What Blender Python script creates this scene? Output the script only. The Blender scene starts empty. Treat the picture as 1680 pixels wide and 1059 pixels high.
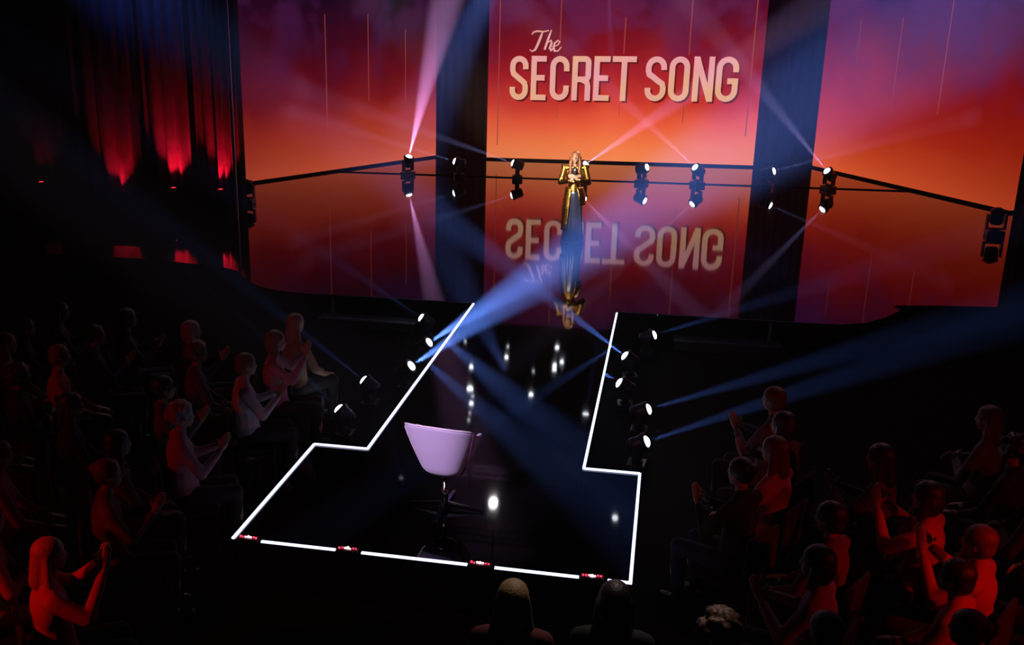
import bpy, bmesh, math, random
from mathutils import Vector, Matrix, Euler, Quaternion
random.seed(11)
PI = math.pi
S = bpy.context.scene
C = S.collection

# ---------------------------------------------------------------- camera, world, exposure
cam_d = bpy.data.cameras.new('camera'); cam = bpy.data.objects.new('camera', cam_d); C.objects.link(cam)
FPX = 1737.98; PITCH = .3122057; ROLL = .003096; YAW = .2224908; PCX = 698.59; PCY = 596.95
cam_d.sensor_fit = 'HORIZONTAL'; cam_d.sensor_width = 36.0; cam_d.lens = FPX/1680*36
cam_d.shift_x = (840-PCX)/1680; cam_d.shift_y = (PCY-529.5)/1680
cam_d.clip_start = .05; cam_d.clip_end = 300
cam.matrix_world = (Matrix.Translation((0, 0, 4.1)) @ Matrix.Rotation(YAW, 4, 'Z') @
                    Matrix.Rotation(PI/2-PITCH, 4, 'X') @ Matrix.Rotation(ROLL, 4, 'Z'))
S.camera = cam

world = bpy.data.worlds.new('hall_air'); S.world = world; world.use_nodes = True
wn = world.node_tree.nodes; wl = world.node_tree.links; wn.clear()
wo = wn.new('ShaderNodeOutputWorld'); wb = wn.new('ShaderNodeBackground'); wb.inputs[0].default_value = (0, 0, 0, 1)
wl.new(wb.outputs[0], wo.inputs[0])
HAZE = .0035
wv = wn.new('ShaderNodeVolumeScatter'); wv.inputs['Color'].default_value = (1, 1, 1, 1)
wv.inputs['Density'].default_value = HAZE; wv.inputs['Anisotropy'].default_value = .1
wl.new(wv.outputs[0], wo.inputs[1])
S.view_settings.view_transform = 'Standard'; S.view_settings.look = 'None'
S.view_settings.exposure = 0; S.view_settings.gamma = 1; S.view_settings.use_curve_mapping = False
cy = S.cycles
cy.volume_bounces = 0; cy.max_bounces = 5; cy.glossy_bounces = 3; cy.diffuse_bounces = 1; cy.transmission_bounces = 2
cy.use_denoising = True; cy.sample_clamp_indirect = 4; cy.caustics_reflective = False; cy.caustics_refractive = False
try: cy.use_light_tree = True
except Exception: pass

def lin(r, g, b, a=1):
    f = lambda c: (c/255/12.92) if c/255 <= .04045 else ((c/255+.055)/1.055)**2.4
    return (f(r), f(g), f(b), a)

def aim(o, loc, d):
    o.location = loc; o.rotation_euler = Vector(d).to_track_quat('-Z', 'Y').to_euler()

def spot(name, loc, d, watts, col, deg, blend=.5, rad=.04, parent=None):
    l = bpy.data.lights.new(name, 'SPOT'); l.energy = watts; l.color = col
    l.spot_size = math.radians(deg); l.spot_blend = blend; l.shadow_soft_size = rad
    o = bpy.data.objects.new(name, l); C.objects.link(o); aim(o, loc, d)
    if parent: o.parent = parent
    return o

# lights of the rig that hangs above and beside the frame
KEY = 1.0
BEAM = 30
spot('chair_key_light', (-4.6, 1.5, 6.2), Vector((-1.7, 8.32, .6))-Vector((-4.6, 1.5, 6.2)), 4800*KEY, (.86, .72, 1), 7.2, .8, .08)
spot('singer_key_light', (-6.0, 9, 7.5), Vector((-1.74, 20.64, 1.0))-Vector((-6.0, 9, 7.5)), 24000*KEY, (1, .80, .62), 6.5, .5, .08)
spot('singer_back_light', (1.5, 27.5, 7.0), Vector((-1.74, 20.64, 1.2))-Vector((1.5, 27.5, 7.0)), 5000, (1, .85, .75), 7, .5, .08)
spot('red_audience_left', (-9.5, 3.0, 3.6), Vector((-4.2, 7.6, .2))-Vector((-9.5, 3.0, 3.6)), 150, (1, .012, .008), 50, .7, .15)
spot('red_accent_left', (-7.5, 2.0, 3.8), Vector((-3.8, 5.5, .6))-Vector((-7.5, 2.0, 3.8)), 520, (1, .010, .006), 20, .9, .1)
spot('red_audience_right', (7.2, 4.6, 3.2), Vector((2.2, 7.6, .0))-Vector((7.2, 4.6, 3.2)), 150, (1, .012, .008), 42, .7, .15)
spot('red_accent_right', (5.6, 3.6, 3.6), Vector((2.15, 6.9, .35))-Vector((5.6, 3.6, 3.6)), 420, (1, .010, .006), 20, .9, .1)
spot('front_row_rim', (.2, 9.5, 7.4), Vector((-.15, 5.5, .5))-Vector((.2, 9.5, 7.4)), 560, (1, .84, .74), 15, .6, .1)
spot('audience_rim_left', (-6.5, 17, 7.0), Vector((-4.2, 10.5, .3))-Vector((-6.5, 17, 7.0)), 90, (.95, .8, .9), 34, .8, .1)
spot('audience_rim_right', (3.5, 16, 7.0), Vector((1.5, 9.0, .2))-Vector((3.5, 16, 7.0)), 120, (1, .62, .65), 30, .8, .1)
spot('blue_wash_left', (-4.4, 31, 9.5), Vector((-9.0, 22, .0))-Vector((-4.4, 31, 9.5)), 0, (.12, .22, 1), 30, 1, .1)
spot('blue_wash_column_left', (-4.6, 31.5, 8.3), Vector((-7.4, 33.5, 2.4))-Vector((-4.6, 31.5, 8.3)), 9000, (.10, .22, 1), 20, 1, .1)
spot('blue_wash_column_right', (3.2, 31, 9.2), Vector((3.2, 34.5, 1.0))-Vector((3.2, 31, 9.2)), 4500, (.03, .10, 1), 24, 1, .1)
spot('blue_beam_high', (-4.5, 31.6, 6.5), Vector((-7.0, 31.6, 1.9))-Vector((-4.5, 31.6, 6.5)), 52000, (.14, .26, 1), 24, .9, .08)
spot('blue_wash_drapes', (-13.5, 16.5, 8), Vector((-10.5, 24, 5.0))-Vector((-13.5, 16.5, 8)), 850, (.06, .12, 1), 40, 1, .1)

# ---------------------------------------------------------------- materials
MATS = {}
def mat(name, col=None, rough=.6, metal=0, emit=None, estr=1, noise=0, nscale=8, ior=1.5, spec=None, sheen=0, bump=0):
    if name in MATS: return MATS[name]
    m = bpy.data.materials.new(name); m.use_nodes = True; n = m.node_tree.nodes; l = m.node_tree.links
    p = n['Principled BSDF']
    c = col or (.5, .5, .5, 1)
    if len(c) == 3: c = (*c, 1)
    p.inputs['Base Color'].default_value = c; p.inputs['Roughness'].default_value = rough
    p.inputs['Metallic'].default_value = metal; p.inputs['IOR'].default_value = ior
    if spec is not None: p.inputs['Specular IOR Level'].default_value = spec
    if sheen: p.inputs['Sheen Weight'].default_value = sheen
    tc = n.new('ShaderNodeTexCoord'); nz = n.new('ShaderNodeTexNoise'); nz.inputs['Scale'].default_value = nscale
    nz.inputs['Detail'].default_value = 4; l.new(tc.outputs['Object'], nz.inputs['Vector'])
    if noise:
        mx = n.new('ShaderNodeMix'); mx.data_type = 'RGBA'
        mx.inputs[6].default_value = tuple(v*(1-noise) for v in c[:3])+(1,)
        mx.inputs[7].default_value = tuple(min(1, v*(1+noise)) for v in c[:3])+(1,)
        l.new(nz.outputs['Fac'], mx.inputs[0]); l.new(mx.outputs[2], p.inputs['Base Color'])
    if bump:
        b = n.new('ShaderNodeBump'); b.inputs['Strength'].default_value = bump; b.inputs['Distance'].default_value = .01
        l.new(nz.outputs['Fac'], b.inputs['Height']); l.new(b.outputs[0], p.inputs['Normal'])
    if emit:
        p.inputs['Emission Color'].default_value = emit if len(emit) == 4 else (*emit, 1)
        p.inputs['Emission Strength'].default_value = estr
    MATS[name] = m; return m

M_black = mat('black_paint', (.012, .012, .016), .5, noise=.3)
M_fix = mat('fixture_plastic', (.03, .032, .045), .38, noise=.2, nscale=20)
M_fixg = mat('fixture_grey_panel', (.16, .17, .24), .4, noise=.2)
M_steel = mat('steel_tube', (.35, .36, .4), .35, 1, noise=.2)
M_dim = mat('dull_grey_trim', (.16, .16, .2), .5, noise=.3)
M_drape = mat('black_velvet', (.035, .03, .035), .9, noise=.4, nscale=5, spec=.1)
M_drape2 = mat('grey_velvet', (.12, .10, .11), .9, noise=.4, nscale=5, spec=.1)
M_white = mat('lens_white', (.9, .9, .9), .3, emit=(.86, .95, 1), estr=9)
M_hot = mat('lens_bright', (.9, .9, .9), .3, emit=(.88, .94, 1), estr=14)
M_hot2 = mat('lens_brightest', (.9, .9, .9), .3, emit=(.9, .95, 1), estr=40)
M_hang = mat('lens_hanging', (.9, .9, .9), .3, emit=(.85, .9, 1), estr=12)
M_hangdim = mat('lens_hanging_dim', (.9, .9, .9), .3, emit=(.85, .9, 1), estr=3.5)
M_flare = mat('lens_flare_lamp', (.9, .9, .9), .3, emit=(1, .96, .98), estr=160)
M_led = mat('led_strip_white', (.9, .9, .9), .4, emit=lin(205, 212, 255), estr=2.2)
M_red = mat('red_led', (.5, .02, .02), .4, emit=(1, .03, .08), estr=3.2)
M_redhot = mat('pink_white_led', (.9, .6, .6), .4, emit=(1, .42, .5), estr=5)
M_uplens = mat('red_uplight_lens', (.5, .02, .02), .4, emit=(1, .02, .03), estr=2)

def glossy_floor():
    m = bpy.data.materials.new('black_mirror_floor'); m.use_nodes = True; n = m.node_tree.nodes; l = m.node_tree.links
    p = n['Principled BSDF']; p.inputs['Base Color'].default_value = (.0012, .0012, .002, 1)
    p.inputs['Roughness'].default_value = .035; p.inputs['IOR'].default_value = 1.36
    tc = n.new('ShaderNodeTexCoord'); mp = n.new('ShaderNodeMapping'); mp.inputs['Scale'].default_value = (.9, .35, 1)
    nz = n.new('ShaderNodeTexNoise'); nz.inputs['Scale'].default_value = 1.6; nz.inputs['Detail'].default_value = 2
    l.new(tc.outputs['Object'], mp.inputs[0]); l.new(mp.outputs[0], nz.inputs['Vector'])
    b = n.new('ShaderNodeBump'); b.inputs['Strength'].default_value = .05; b.inputs['Distance'].default_value = .02
    l.new(nz.outputs['Fac'], b.inputs['Height']); l.new(b.outputs[0], p.inputs['Normal'])
    return m
M_mirror = glossy_floor()
M_floor = mat('hall_floor', (.004, .004, .005), .8, noise=.4, nscale=2, spec=.05)
M_matt = mat('matt_black_carpet', (.0012, .001, .0012), .95, noise=.3, nscale=30, spec=0)

# ---------------------------------------------------------------- mesh helpers
def link(name, me, m, parent=None):
    o = bpy.data.objects.new(name, me); C.objects.link(o)
    if m is not None:
        if len(me.materials) == 0: me.materials.append(m)
    if parent: o.parent = parent
    return o
def mesh(name, bm, m, parent=None, smooth=False):
    me = bpy.data.meshes.new(name); bm.normal_update(); bm.to_mesh(me); bm.free()
    if smooth:
        for p in me.polygons: p.use_smooth = True
    return link(name, me, m, parent)
def tag(o, label=None, cat=None, group=None, kind=None):
    if label: o['label'] = label
    if cat: o['category'] = cat
    if group: o['group'] = group
    if kind: o['kind'] = kind
    return o
def empty(name, loc=(0, 0, 0), rz=0):
    o = bpy.data.objects.new(name, None); C.objects.link(o); o.location = loc; o.rotation_euler = (0, 0, rz)
    o.empty_display_size = .1; return o
def box(bm, x0, x1, y0, y1, z0, z1, bev=0, M=None):
    r = bmesh.ops.create_cube(bm, size=1)['verts']
    for v in r:
        v.co = Vector(((x0+x1)/2+v.co.x*(x1-x0), (y0+y1)/2+v.co.y*(y1-y0), (z0+z1)/2+v.co.z*(z1-z0)))
    if bev:
        es = list({e for v in r for e in v.link_edges})
        rr = bmesh.ops.bevel(bm, geom=es, offset=bev, segments=2, affect='EDGES', profile=.5)
        r = rr['verts']
    if M is not None:
        for v in {v for v in r}: v.co = M @ v.co
    return r
def tube(bm, a, b, ra, rb=None, seg=12, cap=True):
    a = Vector(a); b = Vector(b); rb = ra if rb is None else rb
    d = b-a; q = d.to_track_quat('Z', 'Y').to_matrix()
    A = []; B = []
    for i in range(seg):
        t = 2*PI*i/seg; u = q @ Vector((math.cos(t), math.sin(t), 0))
        A.append(bm.verts.new(a+u*ra)); B.append(bm.verts.new(b+u*rb))
    for i in range(seg):
        j = (i+1) % seg; bm.faces.new((A[i], A[j], B[j], B[i]))
    if cap: bm.faces.new(A[::-1]); bm.faces.new(B)
def lathe(bm, prof, seg=24, M=None):
    rings = []
    for r, z in prof:
        ring = []
        for i in range(seg):
            t = 2*PI*i/seg; v = Vector((r*math.cos(t), r*math.sin(t), z))
            ring.append(bm.verts.new(M @ v if M is not None else v))
        rings.append(ring)
    for a, b in zip(rings, rings[1:]):
        for i in range(seg):
            j = (i+1) % seg; bm.faces.new((a[i], a[j], b[j], b[i]))
    bm.faces.new(rings[0][::-1]); bm.faces.new(rings[-1])
def cap(bm, a, ra, b=None, rb=None, seg=12):
    """rounded cone (closed) between two balls"""
    a = Vector(a); b = Vector(b if b is not None else a)+Vector((0, 0, 1e-4)); rb = ra if rb is None else rb
    d = b-a; q = d.to_track_quat('Z', 'Y').to_matrix(); rings = []
    n = 5
    for k in range(1, n+1):
        t = -PI/2+PI/2*k/n
        rings.append((a, ra*math.cos(t), ra*math.sin(t)))
    for k in range(0, n):
        t = PI/2*k/n
        rings.append((b, rb*math.cos(t), rb*math.sin(t)))
    vs = []
    for c, r, h in rings:
        vs.append([bm.verts.new(c+q @ Vector((r*math.cos(2*PI*i/seg), r*math.sin(2*PI*i/seg), h))) for i in range(seg)])
    lo = bm.verts.new(a+q @ Vector((0, 0, -ra))); hi = bm.verts.new(b+q @ Vector((0, 0, rb)))
    for A, B in zip(vs, vs[1:]):
        for i in range(seg):
            j = (i+1) % seg; bm.faces.new((A[i], A[j], B[j], B[i]))
    for i in range(seg):
        j = (i+1) % seg; bm.faces.new((lo, vs[0][j], vs[0][i])); bm.faces.new((hi, vs[-1][i], vs[-1][j]))
def ell(bm, c, r, rot=None, seg=16):
    v = bmesh.ops.create_uvsphere(bm, u_segments=seg, v_segments=seg//2+2, radius=1)['verts']
    R = Euler(rot).to_matrix() if rot else Matrix.Identity(3)
    for w in v: w.co = Vector(c)+R @ Vector((w.co.x*r[0], w.co.y*r[1], w.co.z*r[2]))
def blend_mesh(name, prims, voxel, smooth=4):
    """one continuous skin grown over balls, rounded cones and ellipsoids"""
    bm = bmesh.new()
    for p in prims:
        if p[0] == 'c': cap(bm, *p[1:])
        else: ell(bm, *p[1:])
    me = bpy.data.meshes.new(name+'_tmp'); bm.to_mesh(me); bm.free()
    o = bpy.data.objects.new(name+'_tmp', me); C.objects.link(o)
    r = o.modifiers.new('r', 'REMESH'); r.mode = 'VOXEL'; r.voxel_size = voxel; r.use_smooth_shade = True
    if smooth:
        s = o.modifiers.new('s', 'SMOOTH'); s.factor = .5; s.iterations = smooth
    dg = bpy.context.evaluated_depsgraph_get()
    out = bpy.data.meshes.new_from_object(o.evaluated_get(dg)); out.name = name
    bpy.data.objects.remove(o); bpy.data.meshes.remove(me)
    for p in out.polygons: p.use_smooth = True
    return out
def dup(root, parent=None):
    c = root.copy(); C.objects.link(c)
    if parent is not None: c.parent = parent
    for ch in root.children: dup(ch, c)
    return c

# ---------------------------------------------------------------- the stage
ZF = -.45
bm = bmesh.new(); box(bm, -22, 16, -3, 40, ZF-.1, ZF)
tag(mesh('floor', bm, M_floor), kind='structure')
bm = bmesh.new(); box(bm, -22, 16, -3, 40, 10.5, 10.6)
tag(mesh('ceiling', bm, mat('ceiling_void_black', (.0008, .0008, .0008), .95, spec=0, noise=.2)), kind='structure')
def prism(bm, pts, z0, z1):
    a = [bm.verts.new((x, y, z0)) for x, y in pts]; b = [bm.verts.new((x, y, z1)) for x, y in pts]
    bm.faces.new(a[::-1]); bm.faces.new(b)
    for i in range(len(pts)):
        j = (i+1) % len(pts); bm.faces.new((a[i], a[j], b[j], b[i]))
front = [(-18, 17.3), (-9.3, 17.25), (-7.6, 17.0), (-7.15, 16.75), (-6.9, 16.4), (-6.65, 16.05), (-6.3, 15.72), (-5.9, 15.55), (-5.4, 15.48),
         (2.1, 15.48), (2.55, 15.5), (2.9, 15.65), (3.25, 16.05), (3.55, 16.55), (3.5, 16.85), (4.1, 17.0), (5.6, 17.2), (14, 17.3)]
bm = bmesh.new(); prism(bm, front+[(14, 29.05), (-18, 29.05)], ZF, 0)
tag(mesh('stage_floor', bm, M_mirror), kind='structure')
bm = bmesh.new(); prism(bm, [(-18, 29.45), (14, 29.45), (14, 36), (-18, 36)], ZF, 0)
tag(mesh('rear_stage_floor', bm, M_mirror), kind='structure')
bm = bmesh.new(); box(bm, -18, 14, 29.05, 29.45, ZF, -.004)
tag(mesh('trim_1', bm, M_matt), kind='structure')
run = [(-2.75, 15.48), (-2.75, 9.51), (-3.31, 9.51), (-3.31, 7.39), (-.057, 7.39), (-.057, 9.51), (-.588, 9.51), (-.588, 15.48)]
bm = bmesh.new(); prism(bm, run, ZF, 0)
tag(mesh('runway_floor', bm, M_mirror), kind='structure')

# thin pale metal nosing along the stage edge
def rod(name, pts, r, m, seg=6, parent=None):
    bm = bmesh.new()
    for a, b in zip(pts, pts[1:]): tube(bm, a, b, r, seg=seg)
    return mesh(name, bm, m, parent)
nose_l = [(x, y, .006) for x, y in [(-5.2, 15.475), (-2.8, 15.475)]]
nose_r = [(x, y, .006) for x, y in [(-.55, 15.475), (2.1, 15.475), (2.55, 15.495), (2.9, 15.645), (3.25, 16.045), (3.55, 16.545), (3.5, 16.845)]]
tag(rod('trim_2', nose_l, .007, M_dim), kind='structure')
tag(rod('trim_3', nose_r, .007, M_dim), kind='structure')
tag(rod('trim_4', [(-6.95, 16.35, .006), (-6.65, 16.0, .006), (-6.3, 15.70, .006)], .006, M_dim), kind='structure')

def step_unit(x0, x1, label, m):
    e = empty('stage_step', ((x0+x1)/2, 15.3, ZF)); tag(e, label, 'step')
    w = (x1-x0)/2
    bm = bmesh.new(); box(bm, -w, w, -.13, .13, .14, .17, .008); mesh('tread', bm, m, e)
    bm = bmesh.new(); box(bm, -w+.02, w-.02, -.10, .12, 0, .14); mesh('riser_box', bm, M_black, e)
    return e
M_tread = mat('grey_step_top', (.22, .21, .24), .6, noise=.3)
step_unit(-5.15, -3.6, 'low grey topped step at the stage front left of the runway', M_tread)
step_unit(.25, 1.75, 'low dark step at the stage front right of the runway', mat('dark_step_top', (.08, .08, .1), .6, noise=.3))
for x, lab in ((-5.0, 'short grey post under the stage edge left of the runway'), (1.6, 'short grey post under the stage edge right of the runway')):
    bm = bmesh.new(); box(bm, x-.02, x+.02, 15.42, 15.46, -.30, -.02, .004)
    tag(mesh('edge_post', bm, M_dim), lab, 'post')

# ---------------------------------------------------------------- LED outline of the runway
def led(a, b, label):
    a = Vector(a); b = Vector(b); d = (b-a).normalized(); n = Vector((-d.y, d.x)); w = .013
    bm = bmesh.new()
    pts = [a+n*w, a-n*w, b-n*w, b+n*w]
    prism(bm, [(p.x, p.y) for p in pts], .001, .014)
    o = mesh('led_strip', bm, M_led)
    tag(o, label, 'led strip', 'white led strips outlining the runway'); return o
led((-2.75, 15.45), (-2.75, 9.51), 'long white led strip along the left side of the runway')
led((-2.75, 9.51), (-3.31, 9.51), 'short white led strip across the left shoulder of the runway')
led((-3.31, 9.51), (-3.31, 7.385), 'white led strip down the left side of the end platform')
led((-.588, 15.40), (-.588, 9.51), 'long white led strip along the right side of the runway')
led((-.588, 9.51), (-.057, 9.51), 'short white led strip across the right shoulder of the runway')
led((-.057, 9.51), (-.057, 7.385), 'white led strip down the right side of the end platform')
fx = [-3.18, -2.32, -1.23, -.35]
led((fx[0]+.12, 7.385), (fx[1]-.10, 7.385), 'white led strip on the platform front between the first and second red footlights from left')
led((fx[1]+.12, 7.385), (fx[2]-.10, 7.385), 'white led strip on the platform front between the two middle red footlights')
led((fx[2]+.12, 7.385), (fx[3]-.10, 7.385), 'white led strip on the platform front between the third and fourth red footlights from left')
led((fx[3]+.12, 7.385), (-.045, 7.385), 'shortest white led strip on the platform front at its right corner')
words = ['leftmost', 'second from left', 'third from left', 'rightmost']
for k, x in enumerate(fx):
    e = empty('red_footlight', (x, 7.40, .0))
    tag(e, 'red glowing footlight on the front edge of the platform, %s of four' % words[k], 'footlight', 'red footlights on the platform front')
    bm = bmesh.new(); box(bm, -.09, .09, -.035, .035, .001, .022, .006); mesh('housing', bm, M_black, e)
    rr = random.Random(k)
    for i in range(7):
        bm = bmesh.new(); r = .008 if i != 3 else .013
        cap(bm, (-.069+.023*i, rr.uniform(-.008, .008), .026), r*rr.uniform(.8, 1.2), seg=8)
        mesh('led', bm, M_redhot if i in (2, 3, 4) else M_red, e, True)

# ---------------------------------------------------------------- LED screens
def screen_mat(name, ramp, hstops, cloud, seed, CL=.6):
    """picture shown on the screen: sunset gradient with dark red and violet clouds"""
    m = bpy.data.materials.new(name); m.use_nodes = True; n = m.node_tree.nodes; l = m.node_tree.links
    p = n['Principled BSDF']; p.inputs['Base Color'].default_value = (.0005, .0005, .0005, 1); p.inputs['Roughness'].default_value = .9
    p.inputs['Specular IOR Level'].default_value = 0
    tc = n.new('ShaderNodeTexCoord'); sp = n.new('ShaderNodeSeparateXYZ'); l.new(tc.outputs['Object'], sp.inputs[0])
    nz = n.new('ShaderNodeTexNoise'); nz.inputs['Scale'].default_value = .55; nz.inputs['Detail'].default_value = 3
    mp = n.new('ShaderNodeMapping'); mp.inputs['Location'].default_value = (seed, seed*.7, 0); l.new(tc.outputs['Object'], mp.inputs[0]); l.new(mp.outputs[0], nz.inputs['Vector'])
    def math_(op, a, b):
        q = n.new('ShaderNodeMath'); q.operation = op
        for i, v in enumerate((a, b)):
            if isinstance(v, (int, float)): q.inputs[i].default_value = v
            else: l.new(v, q.inputs[i])
        return q.outputs[0]
    off = math_('MULTIPLY', math_('SUBTRACT', nz.outputs['Fac'], .5), 1.5)
    up = math_('MINIMUM', math_('DIVIDE', sp.outputs['Z'], 2.6), 1.0)
    v = math_('DIVIDE', math_('ADD', sp.outputs['Z'], math_('MULTIPLY', off, up)), 5.2)
    cr = n.new('ShaderNodeValToRGB'); cr.color_ramp.interpolation = 'LINEAR'
    els = cr.color_ramp.elements
    for i, (z, c) in enumerate(ramp):
        e = els[i] if i < 2 else els.new(z/5.2)
        e.position = z/5.2; e.color = lin(*c)
    l.new(v, cr.inputs[0])
    # across the width
    hr = n.new('ShaderNodeValToRGB'); he = hr.color_ramp.elements
    for i, (u, g) in enumerate(hstops):
        e = he[i] if i < 2 else he.new(u); e.position = u; e.color = (g[0], g[1], g[2], 1)
    hu = math_('ADD', math_('DIVIDE', sp.outputs['X'], 8.6), .5); l.new(hu, hr.inputs[0])
    mul = n.new('ShaderNodeMix'); mul.data_type = 'RGBA'; mul.blend_type = 'MULTIPLY'; mul.inputs[0].default_value = 1
    l.new(cr.outputs[0], mul.inputs[6]); l.new(hr.outputs[0], mul.inputs[7])
    # violet clouds in the upper half
    n2 = n.new('ShaderNodeTexNoise'); n2.inputs['Scale'].default_value = .8; n2.inputs['Detail'].default_value = 4
    mp2 = n.new('ShaderNodeMapping'); mp2.inputs['Location'].default_value = (seed+9, 3, seed); l.new(tc.outputs['Object'], mp2.inputs[0]); l.new(mp2.outputs[0], n2.inputs['Vector'])
    k = math_('MULTIPLY', math_('MAXIMUM', math_('SUBTRACT', n2.outputs['Fac'], .46), 0), 5.0)
    k2 = math_('MINIMUM', math_('MAXIMUM', math_('DIVIDE', math_('SUBTRACT', sp.outputs['Z'], 2.0), 2.6), 0), 1)
    add = n.new('ShaderNodeMix'); add.data_type = 'RGBA'; add.blend_type = 'MIX'
    l.new(math_('MINIMUM', math_('MULTIPLY', k, k2), CL), add.inputs[0]); l.new(mul.outputs[2], add.inputs[6]); add.inputs[7].default_value = lin(*cloud)
    l.new(add.outputs[2], p.inputs['Emission Color']); p.inputs['Emission Strength'].default_value = 1
    return m

def led_screen(name, a, b, m, label, streaks):
    """a = foot of left end, b = foot of right end as seen from the hall"""
    a = Vector(a); b = Vector(b); d = b-a; w = d.length; mid = (a+b)/2
    e = empty(name, (mid.x, mid.y, 0), math.atan2(d.y, d.x)); tag(e, label, 'led screen')
    bm = bmesh.new(); box(bm, -w/2, w/2, 0, .12, .06, 5.3)
    mesh('picture_panel', bm, m, e)
    bm = bmesh.new(); box(bm, -w/2-.01, w/2+.01, -.01, .14, 0, .06); mesh('plinth', bm, M_matt, e)
    for u, z0, z1, th in streaks:
        bm = bmesh.new(); x = -w/2+u*w
        v = [bm.verts.new(q) for q in ((x-th, -.004, z0), (x+th, -.004, z0), (x+th, -.004, z1), (x-th, -.004, z1))]
        bm.faces.new(v); mesh('falling_light_line', bm, M_streak, e)
    return e
M_streak = mat('streak_glow', (.001, .001, .001), .8, spec=0, emit=lin(210, 90, 80), estr=.55)
rampC = [(0, (255, 142, 84)), (.55, (255, 128, 72)), (1.2, (246, 96, 60)), (1.8, (214, 58, 46)), (2.5, (176, 32, 40)), (3.2, (142, 18, 32)), (3.9, (118, 14, 34)), (4.6, (92, 14, 46)), (5.1, (50, 10, 46))]
rampL = [(0, (226, 100, 58)), (.6, (205, 80, 45)), (1.3, (186, 58, 38)), (2.0, (140, 26, 28)), (2.7, (112, 14, 30)), (3.4, (84, 9, 30)), (4.1, (58, 8, 36)), (4.7, (38, 8, 36)), (5.1, (24, 6, 30))]
rampR = [(0, (232, 98, 52)), (.6, (216, 78, 40)), (1.3, (196, 52, 28)), (2.0, (180, 36, 28)), (2.7, (160, 24, 34)), (3.4, (130, 18, 44)), (4.1, (104, 18, 66)), (4.7, (80, 22, 86)), (5.1, (48, 14, 60))]
mC = screen_mat('screen_sunset_centre', rampC, [(0, (.82, .8, .95)), (.5, (1, 1, 1)), (1, (.9, .85, 1))], (104, 36, 84), 3.0, .5)
mL = screen_mat('screen_sunset_left', rampL, [(0, (.48, .36, .6)), (.55, (.72, .66, .75)), (1, (.95, .95, .95))], (66, 22, 66), 7.3)
mR = screen_mat('screen_sunset_right', rampR, [(0, (1, 1, 1)), (.4, (.78, .7, .7)), (1, (.52, .38, .38))], (84, 30, 84), 12.1)
scC = led_screen('led_screen', (-5.58, 33.2), (2.46, 33.2), mC, 'wide centre led screen showing the orange sunset picture with the show title',
    [((-5.25+5.58)/8.04, .45, 5.2, .014), ((-3.42+5.58)/8.04, 3.15, 5.2, .013), ((-1.52+5.58)/8.04, 3.2, 4.25, .015), ((.36+5.58)/8.04, 3.2, 5.2, .015), ((.32+5.58)/8.04, 1.25, 1.8, .012), ((2.16+5.58)/8.04, .9, 5.2, .016), ((-3.42+5.58)/8.04, 1.3, 1.8, .008), ((-1.56+5.58)/8.04, 1.35, 1.8, .008)])
scL = led_screen('led_screen', (-10.99, 26.04), (-7.24, 33.35), mL, 'angled left led screen showing plain red to orange sunset',
    [(.414, 1.0, 4.3, .012), (.624, 1.9, 4.3, .012), (.822, 1.85, 3.9, .012)])
scR = led_screen('led_screen', (4.18, 33.6), (7.62, 26.3), mR, 'angled right led screen showing plain red to orange sunset',
    [(.195, 3.1, 4.2, .010), (.416, 1.85, 4.25, .012), (.642, 1.95, 4.75, .012)])

# the title on the centre screen
def stroke(bm, pts, w, closed=False, y=-.008):
    pts = [Vector(p) for p in pts]; n = len(pts); L = []
    for i in range(n):
        a = pts[(i-1) % n] if (closed or i > 0) else pts[i]; b = pts[(i+1) % n] if (closed or i < n-1) else pts[i]
        t = (b-a).normalized(); nn = Vector((-t.y, t.x))
        # miter length
        k = 1.0
        if a != pts[i] and b != pts[i]:
            t1 = (pts[i]-a).normalized(); c = max(.5, nn.dot(Vector((-t1.y, t1.x)))); k = 1/c
        ww = w[i] if isinstance(w, (list, tuple)) else w
        L.append((pts[i]+nn*ww/2*k, pts[i]-nn*ww/2*k))
    V = [(bm.verts.new((p.x, y, p.y)), bm.verts.new((q.x, y, q.y))) for p, q in L]
    for i in range(n if closed else n-1):
        j = (i+1) % n; bm.faces.new((V[i][0], V[i][1], V[j][1], V[j][0]))
def arc(cx, cy, rx, ry, a0, a1, n=10):
    return [(cx+rx*math.cos(math.radians(a0+(a1-a0)*i/n)), cy+ry*math.sin(math.radians(a0+(a1-a0)*i/n))) for i in range(n+1)]
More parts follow.
